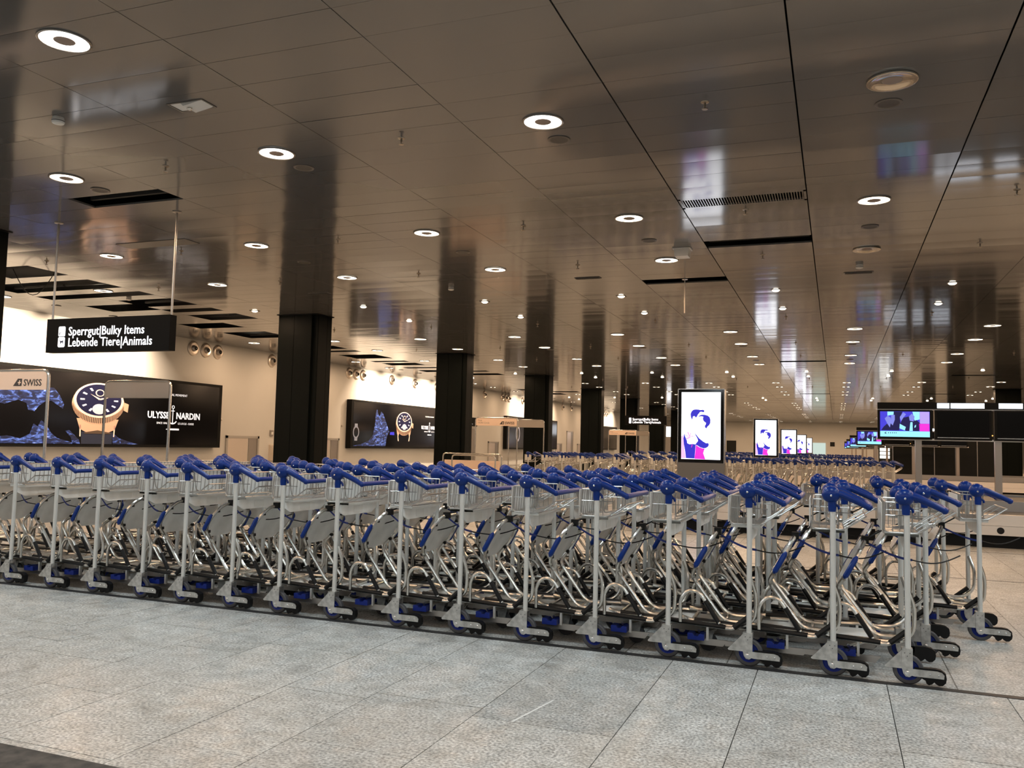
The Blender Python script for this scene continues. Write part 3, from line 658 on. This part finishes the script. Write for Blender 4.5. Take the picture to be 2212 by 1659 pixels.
# ------------------------------------------------------------------ baggage carousels and monitor stands
def stadium(x0, x1, y0, y1, n=10):
    r = (y1-y0)/2; cy = (y0+y1)/2
    return [(x1,y0)]+[(x1,y1)]+[(x0+r+r*math.cos(math.radians(90+180*i/n)), cy+r*math.sin(math.radians(90+180*i/n))) for i in range(n+1)]
def ringwall(mb, p1, p2, z0, z1):
    n = len(p1)
    vs = [(x,y,z) for z in (z0,z1) for x,y in p1]+[(x,y,z) for z in (z0,z1) for x,y in p2]
    fs = []
    for i in range(n):
        j = (i+1)%n; fs += [(i,j,n+j,n+i),(2*n+j,2*n+i,3*n+i,3*n+j),(n+i,n+j,3*n+j,3*n+i),(j,i,2*n+i,2*n+j)]
    mb.add(vs, fs)
def carousel(y0, label):
    t = empty('baggage_carousel', (4,y0,0)); tag(t, label, 'baggage carousel', 'baggage carousels')
    D = 4.7; xa, xb = -9.4, 8.
    S_ = lambda o: stadium(xa+o, xb-o, o, D-o)
    a = MB(); ringwall(a, S_(.06), S_(.09), 0, .17); part('kick_plate', a, 'black_matt', t, 0)
    a = MB(); ringwall(a, S_(0), S_(.03), .17, .295); part('fascia', a, 'stainless', t, 40)
    a = MB(); ringwall(a, S_(.006), S_(.03), .298, .43); ringwall(a, S_(.0), S_(.1), .43, .445); part('fascia', a, 'stainless', t, 40)
    a = MB(); ringwall(a, S_(.1), S_(1.1), .40, .432); part('belt', a, 'belt', t, 40)
    a = MB(); ringwall(a, S_(1.1), S_(1.16), .3, .56); ringwall(a, S_(1.1), S_(1.16), .56, .575); part('inner_rail', a, 'stainless_dull', t, 40)
    sh = stadium(xa+1.3, xb-1.3, 1.3, D-1.3); part('island', MB().prism(sh, .3, .54, 'z'), 'belt', t, 0)
    part('push_button', MB().lathe([(.045,0),(.045,-.006),(.02,-.01)], (-1.95,-.001,.235), 16, 'y'), 'black_rubber', t)
    return t
carousel(13.05, 'stainless steel baggage carousel just behind the nearest trolleys')
carousel(28.05, 'stainless steel baggage carousel farther back below the dark partitions')
carousel(43.05, 'distant baggage carousel behind the far trolley block')
def monitor_stand(y, label, n):
    t = empty('monitor_stand', (1.2,y,0)); tag(t, label, 'monitor stand', 'monitor stands over the carousels')
    for x in (-.02,1.06,2.3): part('post', MB().box(x-.045,x+.045,.06,.15,0,1.98), 'post_steel', t, 0)
    part('rail', MB().box(-.62,2.6,.05,.09,1.44,1.47), 'stainless', t, 0); part('rail', MB().box(-.62,2.6,.05,.09,1.905,1.93), 'stainless', t, 0)
    hb = part('header_box', MB().box(-.6,2.6,-.02,.1,1.925,2.02), 'black_matt', t, 0)
    for a, b in ((.235,.4),(.42,.87),(1.06,1.37),(1.6,2.1)): part('light_strip', MB().box(a,b,-.026,-.02,1.935,2.01), 'header_light', hb, 0)
    for i, x0 in enumerate((-.6,.2,1.0,1.8)):
        mo = part('monitor', MB().box(x0,x0+.765,-.03,.05,1.455,1.905), 'black_matt', t, 0)
        a, b, c, d = x0+.035, x0+.73, 1.49, 1.88
        if i: 
            part('dark_screen', MB().box(a,b,-.034,-.03,c,d), 'black_gloss', mo, 0); part('edge_strip', MB().box(a,b,-.037,-.034,c-.006,c+.004), 'totem_trim', mo, 0)
            continue
        sc = part('screen', MB().box(a,b,-.034,-.03,c,d), 'screen_violet', mo, 0)
        def g(name, m, pts, lay=1): flat(name, [(a+(b-a)*(p[0]-150)/700, d-(d-c)*(p[1]-200)/360) for p in pts], m, mo, -.034-.001*lay, .001)
        g('picture_block','screen_cyan',[(150,480),(850,480),(850,560),(150,560)])
        g('picture_block','screen_cyan',[(255,203),(345,203),(345,245),(255,262)]); g('picture_block','screen_cyan',[(610,203),(710,203),(710,310),(640,330)])
        g('picture_block','screen_lilac',[(712,203),(845,203),(845,370),(712,370)]); g('picture_block','screen_magenta',[(700,372),(845,372),(845,478),(710,478)])
        g('picture_block','screen_deep',[(345,203),(470,203),(430,300),(440,370),(420,470),(165,470),(200,420),(245,380),(330,330)])
        g('picture_block','screen_deep',[(470,290),(560,270),(640,330),(665,318),(720,370),(700,475),(520,475),(430,400)])
        g('picture_block','screen_skin',[(215,300),(260,262),(300,290),(305,340),(290,430),(255,380)],2); g('picture_block','screen_skin',[(310,250),(360,250),(360,320),(330,400),(300,370)],2)
        g('picture_block','screen_skin',[(430,280),(480,210),(520,240),(480,290),(450,340)],2); g('picture_block','screen_skin',[(560,270),(600,230),(640,270),(625,340),(570,330)],2)
        g('picture_block','screen_cyan',[(430,375),(515,420),(500,470),(425,440)],2); g('picture_block','screen_cyan',[(580,350),(610,350),(612,475),(565,475)],2); g('picture_block','screen_cyan',[(640,400),(660,385),(655,420),(635,430)],2)
        g('picture_block','screen_deep',[(215,500),(240,492),(240,498),(224,506),(240,512),(240,520),(215,516)],2)
        for q in range(5): g('picture_block','screen_deep',[(265+q*27,498),(275+q*27,498),(275+q*27,512),(265+q*27,512)],2)
    part('status_light', MB().sphere((1.0-.03,-.035,1.53), .009, 8, 5), 'led_orange', t)
    return t
for i in range(5):
    monitor_stand(14.4+15*i, 'steel stand with row of arrival monitors, leftmost screen blue, '+('nearest and largest','second in depth','third in depth','fourth in depth','farthest')[i], i)

# dark partition behind the second carousel, bins, vending machine
pt = empty('partition', (1.75,30.9,0)); tag(pt, 'dark tall partition of panels behind the second carousel', 'partition')
for i in range(5): part('panel', MB().box(i*.62+.015,i*.62+.605,0,.06,.1,2.75), 'wall_dark', pt, 0)
for i in range(6): part('upright', MB().box(i*.62-.008,i*.62+.008,-.02,.08,0,2.8), 'stainless_dull', pt, 0)
o = empty('litter_bin', (4.82,20.9,0)); tag(o, 'round steel litter bin at the right picture edge behind the carousel', 'litter bin')
part('body', MB().lathe([(.2,0),(.2,.84),(.195,.86)], (0,0,0), 24), 'stainless', o); part('lid', MB().lathe([(.2,.93),(.205,.95),(.2,.985),(.12,1.0),(0,1.0)], (0,0,0), 24), 'stainless', o); part('opening', MB().lathe([(.18,.86),(.18,.93)], (0,0,0), 20), 'black_matt', o)
o = empty('vending_machine', (2.9,58,0)); tag(o, 'lit vending machine far back under the monitors', 'vending machine')
part('cabinet', MB().box(-.42,.42,0,.8,0,1.85), 'wall_dark', o, 0)
for i in range(4): part('lit_shelf', MB().box(-.36,.2,-.01,0,.85+i*.23,1.03+i*.23), 'vending_light', o, 0)
# end wall openings
tag(part('door_1', MB().box(-2.4,-.95,YF-.06,YF,.0,1.95), 'door_glow', smooth=0), 'pale lit glass door in the far end wall', kind='structure')
tag(part('door_2', MB().box(-10.0,-9.1,YF-.06,YF,0,2.0), 'wall_dark', smooth=0), 'dark doorway in the far end wall', kind='structure')
o = empty('wall_sign', (-.35,YF-.02,1.85)); tag(o, 'small dark square sign on the far end wall beside the pale door', 'sign'); part('plate', MB().box(-.2,.2,-.02,0,-.2,.2), 'wall_dark', o, 0)

# ------------------------------------------------------------------ hanging direction signs
def hang_sign(x0, y, label, lit=True):
    t = empty('hanging_sign', (x0,y,0)); tag(t, label, 'hanging sign', 'hanging direction signs'); Wd = 1.88
    part('box', MB().box(0,Wd,-.05,.05,2.2,2.605), 'sign_black', t, 0)
    for x in (.03,1.85):
        r = part('rod', MB().tube([(x,0,2.55),(x,0,HC)], .013, 8), 'stainless_dull', t); part('rosette', MB().lathe([(.05,HC),(.05,HC-.008),(.02,HC-.014)], (x,0,0), 14), 'stainless_dull', r)
    yf = -.052
    text('lettering','Sperrgut|Bulky Items',.148,'sign_text',t,(.355,yf,2.4),FACE_CAM,sx=.9,bold=.0008,spacing=1.03,depth=.004); text('lettering','Lebende Tiere|Animals',.148,'sign_text',t,(.355,yf,2.268),FACE_CAM,sx=.9,bold=.0008,spacing=1.03,depth=.004)
    def rr_(x, z): return [(x+.0,z+.012),(x+.012,z),(x+.093,z),(x+.105,z+.012),(x+.105,z+.108),(x+.093,z+.12),(x+.012,z+.12),(x,z+.108)]
    a = flat('pictogram_tile', rr_(.2,2.39), 'sign_text', t, yf, .004); b = flat('pictogram_tile', rr_(.2,2.262), 'sign_text', t, yf, .004)
    flat('pictogram', [(.215,2.405),(.222,2.405),(.222,2.43),(.245,2.432),(.245,2.438),(.215,2.438)], 'sign_ink', a, yf-.004, .002)
    flat('pictogram', [(.22,2.35),(.232,2.343),(.245,2.335),(.27,2.337),(.278,2.35),(.282,2.333),(.285,2.3),(.279,2.3),(.274,2.318),(.25,2.316),(.246,2.3),(.24,2.3),(.236,2.326)], 'sign_ink', b, yf-.004, .002)
hang_sign(-8.9, 7.54, 'long black hanging sign Sperrgut Bulky Items at upper left')
hang_sign(-8.9, 37.54, 'small distant black hanging sign Sperrgut Bulky Items before far columns')
hang_sign(-9.3, 60, 'tiny black hanging sign just right of the nearest totem')

# ------------------------------------------------------------------ arch frames of the airline desks
def arch(x0, x1, y, cream, label):
    t = empty('arch_frame', ((x0+x1)/2,y,0)); tag(t, label, 'arch frame', 'airline desk arch frames'); h = (x1-x0)/2
    part('frame_tube', MB().tube(rounded([(-h,0,0),(-h,0,1.94),(h,0,1.94),(h,0,0)], .09, 6), .017, 10), 'totem_trim', t)
    p = part('panel', MB().box(-h+.02,h-.02,-.012,.012,1.72,1.925), 'frame_panel' if cream else 'frame_panel_grey', t, 0)
    for s in (-1,1): part('foot', MB().lathe([(.09,0),(.09,.012),(.02,.02)], (s*h,0,0), 14), 'stainless_dull', t)
    if cream:
        text('lettering','SWISS',.105,'logo_brown',p,(h-.37,-.0135,1.765),FACE_CAM,bold=.0015,depth=.002)
        flat('tail_emblem', [(h-.53,1.762),(h-.40,1.762),(h-.395,1.845),(h-.46,1.845)], 'logo_brown', p, -.0125, .002)
        c = h-.437
        flat('cross_mark', [(c-.006,1.775),(c+.008,1.775),(c+.01,1.793),(c+.026,1.793),(c+.028,1.807),(c+.012,1.807),(c+.014,1.826),(c,1.826),(c-.002,1.807),(c-.018,1.807),(c-.02,1.793),(c-.004,1.793)], 'frame_panel', p, -.0145, .001)
        text('small_lettering','First\nHON Circle',.07,'faint_ink',p,(-h+.07,-.0135,1.845),FACE_CAM,depth=.001)
for i in range(3):
    n_ = ('at the left picture edge','behind the middle columns','far down the hall')[i]
    arch(-9.5,-8.24,7.0+15*i,True,'arched steel frame with cream lettered panel '+n_)
    arch(-9.12,-8.02,8.63+15*i,False,'arched steel frame with plain grey panel '+n_)
rl = empty('railing', (-9.3,21.4,0)); tag(rl, 'low bent steel railing before the airline arch frames by the third column', 'railing')
part('rail', MB().tube(rounded([(-.9,0,0),(-.9,0,.93),(.85,0,.93),(.85,0,0)], .1, 5), .02, 8), 'totem_trim', rl); part('rail', MB().tube(rounded([(-.3,-.7,0),(-.3,-.7,.9),(.95,-.7,.9),(.95,-.7,0)], .1, 5), .02, 8), 'totem_trim', rl)
part('infill_panel', MB().box(-.85,.8,-.01,.01,.1,.75), 'frame_panel', rl, 0)

# ------------------------------------------------------------------ advertising boards on the cream wall
def board(y0, y1, label):
    t = empty('advertising_board', (XW+.02,y0,0)); tag(t, label, 'advertising board', 'long advertising boards'); Lb = y1-y0
    part('case', MB().box(.0,.2,0,Lb,.93,2.64), 'black_matt', t, 0)
    part('poster', MB().box(.2,.204,.12,Lb-.12,1.0,2.57), 'ad_black', t, 0)
    return t
def AX(name, pts, m, t, lay=1, d=.003): return part(name, MB().prism(pts, .204+.003*(lay-1), .204+.003*(lay-1)+d, 'x'), m, t, 0)
def ell(c, a, b, n=36, a0=0, a1=360): return [(c[0]+a*math.cos(math.radians(a0+(a1-a0)*i/n)), c[1]+b*math.sin(math.radians(a0+(a1-a0)*i/n))) for i in range(n+(0 if a1-a0 == 360 else 1))]
def brand(t, y, z, sc):
    text('lettering','ULYSSE',.27*sc,'ad_white',t,(.206,y,z),FACE_HALL,bold=.007*sc,depth=.004,align='RIGHT'); text('lettering','NARDIN',.27*sc,'ad_white',t,(.206,y+.27*sc,z),FACE_HALL,bold=.007*sc,depth=.004)
    c = y+.135*sc
    AX('anchor_mark', [(c-.014*sc,z-.14*sc),(c+.014*sc,z-.14*sc),(c+.014*sc,z+.3*sc),(c-.014*sc,z+.3*sc)], 'ad_white', t); AX('anchor_mark', [(c-.07*sc,z+.22*sc),(c+.07*sc,z+.22*sc),(c+.07*sc,z+.24*sc),(c-.07*sc,z+.24*sc)], 'ad_white', t)
    AX('anchor_mark', ell((c,z-.03*sc),.18*sc,.14*sc,14,200,340)+ell((c,z-.03*sc),.15*sc,.1*sc,14,340,200), 'ad_white', t)
    part('anchor_mark', MB().tube([(.208,c+.045*sc*math.cos(a),z+.345*sc+.045*sc*math.sin(a)) for a in [2*PI*i/14 for i in range(14)]], .009*sc, 5, closed=True), 'ad_white', t)
    text('small_lettering','SINCE 1846',.085*sc,'ad_white',t,(.206,y-.08*sc,z-.17*sc),FACE_HALL,depth=.002,align='RIGHT'); text('small_lettering','LE LOCLE - SUISSE',.085*sc,'ad_white',t,(.206,y+.36*sc,z-.17*sc),FACE_HALL,depth=.002)
    text('small_lettering','THE ETERNAL MOVEMENT',.095*sc,'ad_white',t,(.206,y+.14*sc,z+.68*sc),FACE_HALL,depth=.002,align='CENTER')
    AX('arrow_mark', [(c-.26*sc,z-.32*sc),(c-.12*sc,z-.28*sc),(c-.12*sc,z-.295*sc),(c+.28*sc,z-.295*sc),(c+.28*sc,z-.345*sc),(c-.12*sc,z-.345*sc),(c-.12*sc,z-.36*sc)], 'ad_white', t)
def wave(t, pts, lay=1): return AX('wave', pts, 'wave', t, lay)
def watch(t, c, a, b, strap=True):
    y, z = c
    def P(pts): return [(y+a*p, z+b*q) for p, q in pts]
    if strap:
        AX('watch_strap', [(y-a*.6,z-b*1.9),(y+a*.6,z-b*1.9),(y+a*.58,1.0),(y-a*.58,1.0)], 'strap_navy', t, 1)
        AX('watch_lug', P([(-.8,-1.1),(.8,-1.1),(.66,-1.75),(.4,-1.95),(0,-1.88),(-.4,-1.95),(-.66,-1.75)]), 'rose_gold', t, 2); AX('lug_shadow', P([(-.5,-1.95),(0,-1.8),(.5,-1.95),(.5,-2.02),(-.5,-2.02)]), 'gold_dark', t, 3)
        for q in (-1,1): AX('watch_lug', P([(q*.68,-1.5),(q*.63,-1.5),(q*.62,-2.2),(q*.66,-2.2)][::q]), 'gold_pale', t, 2)
    else:
        for q in (-1,1):
            AX('watch_lug', P([(q*.5,-.9),(q*.9,-.7),(q*.82,-1.3),(q*.66,-1.5)][::q]), 'rose_gold', t, 2); AX('strap_pin', P([(q*.7,-1.4),(q*.76,-1.4),(q*.72,-2.0),(q*.6,-2.05)][::q]), 'gold_pale', t, 2)
    AX('watch_case', ell((y,z-b*.18),a*1.0,b*1.25), 'rose_gold', t, 3)
    ks = [ell((y,z-b*.22),a*1.0,b*1.16,40,190,350), ell((y,z-b*.02),a*.985,b*1.02,40,190,350)]
    for i in range(0,40): AX('knurl', [ks[0][i],(ks[0][i][0]*.45+ks[0][i+1][0]*.55,ks[0][i][1]*.45+ks[0][i+1][1]*.55),(ks[1][i][0]*.45+ks[1][i+1][0]*.55,ks[1][i][1]*.45+ks[1][i+1][1]*.55),ks[1][i]], 'gold_dark', t, 4)
    AX('watch_crown', P([(.98,-.5),(1.15,-.62),(1.18,-.1),(1.0,.0)]), 'rose_gold', t, 3)
    AX('watch_bezel', ell((y,z+b*.04),a*.95,b*1.08), 'gold_pale', t, 5); AX('watch_dial', ell((y,z+b*.06),a*.86,b*.97), 'dial_blue', t, 6)
    AX('sub_dial', ell((y,z-b*.5),a*.26,b*.32,20), 'dial_silver', t, 7); AX('sub_dial', ell((y,z+b*.5),a*.17,b*.22,20), 'gold_pale', t, 7); AX('sub_dial_face', ell((y,z+b*.5),a*.13,b*.17,18), 'dial_blue', t, 8)
    for i in range(12):
        if i in (0,6): continue
        an = math.radians(90-30*i); ca, sa = math.cos(an), math.sin(an); px_, pz = -sa, ca
        AX('hour_mark', P([(ca*.56+px_*.035,.06+sa*.62+pz*.035),(ca*.56-px_*.035,.06+sa*.62-pz*.035),(ca*.72-px_*.045,.06+sa*.8-pz*.045),(ca*.72+px_*.045,.06+sa*.8+pz*.045)]), 'ad_white', t, 7, .002)
    for an, L_ in ((25,.6),(140,.48)):
        an = math.radians(an); ca, sa = math.cos(an), math.sin(an)
        AX('watch_hand', P([(-.05*sa,.1+.05*ca),(.05*sa,.1-.05*ca),(L_*ca,.1+L_*sa)]), 'gold_pale', t, 9, .002)
b1 = board(10.6, 18.92, 'long black advertising board with large gold watch and ship wave, nearest at left')
wave(b1, [(.13,1.95),(.9,2.1),(1.6,2.12),(2.2,2.16),(2.7,2.2),(2.95,2.2),(3.1,2.05),(3.22,1.86),(3.2,1.76),(3.05,1.84),(2.9,1.92),(2.75,1.9),(2.6,1.8),(2.5,1.68),(2.35,1.7),(2.3,1.84),(2.1,1.9),(1.8,1.8),(1.4,1.86),(.7,1.8),(.13,1.72)])
wave(b1, [(.13,1.0),(3.6,1.0),(3.35,1.06),(3.1,1.12),(2.95,1.22),(2.8,1.4),(2.68,1.5),(2.6,1.36),(2.5,1.42),(2.42,1.2),(2.2,1.1),(1.9,1.16),(1.4,1.1),(.6,1.16),(.13,1.12)])
wave(b1, [(3.5,1.0),(3.7,1.0),(3.66,1.1),(3.4,1.3),(3.3,1.28),(3.45,1.14)]); wave(b1, [(4.62,1.0),(5.4,1.0),(5.1,1.06),(4.8,1.14),(4.6,1.26)])
watch(b1, (4.16,1.98), .74, .37); brand(b1, 6.38, 1.66, .85)
b2 = board(25.62, 34.0, 'second long black advertising board with small gold watch and tall blue wave')
wave(b2, [(.15,1.02),(.7,1.08),(1.2,1.2),(1.5,1.4),(1.62,1.8),(1.66,2.2),(1.74,2.36),(1.84,2.2),(1.95,2.1),(2.05,2.3),(2.2,2.22),(2.4,1.95),(2.6,1.7),(2.7,1.56),(2.55,1.4),(2.45,1.02)])
watch(b2, (3.86,1.95), .66, .36, False); brand(b2, 5.98, 1.73, .72)
AX('small_watch', ell((.33,1.5),.2,.22,20), 'ad_grey', b2, 1); AX('small_watch_dial', ell((.33,1.5),.15,.165,18), 'ad_black', b2, 2)
for s in (-1,1): AX('small_watch_strap', [(.33-.1,1.5+s*.19),(.33+.1,1.5+s*.19),(.33+.09,1.5+s*.3),(.33-.09,1.5+s*.3)][::s], 'ad_grey', b2, 1)
AX('blue_picture', [(2.75,1.45),(3.1,1.44),(3.08,1.56),(2.78,1.55)], 'screen_violet', b2, 2)
b3 = board(40.6, 49, 'third advertising board mostly hidden behind a column')
wave(b3, [(3.3,1.05),(4.6,1.05),(4.5,2.2),(4.2,2.4),(3.8,2.4),(3.5,2.2)]); AX('small_watch', ell((1.6,1.75),.3,.42,20), 'ad_grey', b3, 1); AX('small_watch_dial', ell((1.6,1.75),.22,.3,18), 'ad_black', b3, 2)
b4 = board(56, 64, 'farthest advertising board between the distant columns')
wave(b4, [(2,1.05),(4,1.05),(3.6,2.0),(3.0,2.3),(2.4,2.0)])

# wall doors, hatches and small fittings
def hatch(i, y0, y1, top, label):
    o = part('door_%d'%i, MB().box(XW,XW+.04,y0,y0+.07,0,top).box(XW,XW+.04,y1-.07,y1,0,top).box(XW,XW+.04,y0,y1,top-.07,top), 'skirting', None, 0); tag(o, label, kind='structure')
    part('leaf', MB().box(XW+.001,XW+.02,y0+.07,y0+(y1-y0)*.66,0,top-.07), 'stainless', o, 0); part('leaf', MB().box(XW+.001,XW+.02,y0+(y1-y0)*.69,y1-.07,0,top-.07), 'stainless_dull', o, 0)
    return o
hatch(3, 19.4, 20.85, 1.27, 'low steel hatch in the cream wall beside the first board'); hatch(4, 23.6, 25.2, 1.27, 'low steel hatch in the cream wall before the second board')
hatch(5, 21.7, 22.7, 2.08, 'tall narrow grey door behind the second column'); hatch(6, 35.8, 37.0, 1.95, 'grey door under the small black wall sign'); hatch(7, 38.6, 40.0, 1.3, 'low steel hatch before the third board')
hatch(8, 49.3, 50.6, 1.3, 'low steel hatch after the third board'); hatch(9, 51.6, 53, 2.1, 'tall grey door between distant columns'); hatch(10, 54, 55.5, 1.3, 'low steel hatch by the fourth board')
o = empty('wall_sign', (XW,36.4,2.2)); tag(o, 'small black direction sign over a door on the cream wall', 'sign'); part('plate', MB().box(0,.05,-.75,.75,-.2,.2), 'sign_black', o, 0)
text('lettering','Sperrgut',.14,'ad_grey',o,(.052,-.45,.03),FACE_HALL,depth=.002); text('lettering','Bulky Items',.14,'ad_grey',o,(.052,-.45,-.14),FACE_HALL,depth=.002)
o = empty('wall_switch', (XW,21.45,1.37)); tag(o, 'small dark square switch box on the cream wall by the column', 'switch box'); part('plate', MB().box(0,.03,-.08,.08,-.09,.09), 'stainless_dull', o, 0); part('button', MB().box(.03,.036,-.03,.05,-.04,.04), 'sticker', o, 0)
o = empty('wall_bin', (XW,21.5,.55)); tag(o, 'steel box with sloped lid on the cream wall by the column', 'box'); part('body', MB().prism([(0,0),(.2,0),(.2,.38),(0,.48)], -.14, .14, 'y'), 'stainless', o, 0); part('flap', MB().box(.2,.206,-.11,.11,.2,.34), 'stainless_dull', o, 0)
for y, l in ((19.15,'tiny round hook on the wall right of the first board'),(25.35,'tiny round hook on the wall left of the second board')):
    o = part('wall_hook', MB().lathe([(.035,0),(.03,.04),(.012,.05)], (XW,y,1.7), 12, 'x'), 'stainless_dull'); tag(o, l, 'hook')
# pale lit sign panel and glass booth between the far columns
o = empty('lit_panel', (-9.0,63.5,0)); tag(o, 'bright white lit panel between two far columns under the sign', 'lit panel'); part('panel', MB().box(-2.9,-.9,0,.08,2.0,2.75), 'screen_white', o, 0); part('booth_wall', MB().box(-2.9,-.9,.02,.08,0,2.0), 'stainless_dull', o, 0); part('blue_strip', MB().box(-1.15,-.95,-.02,0,.6,1.6), 'screen_violet', o, 0)
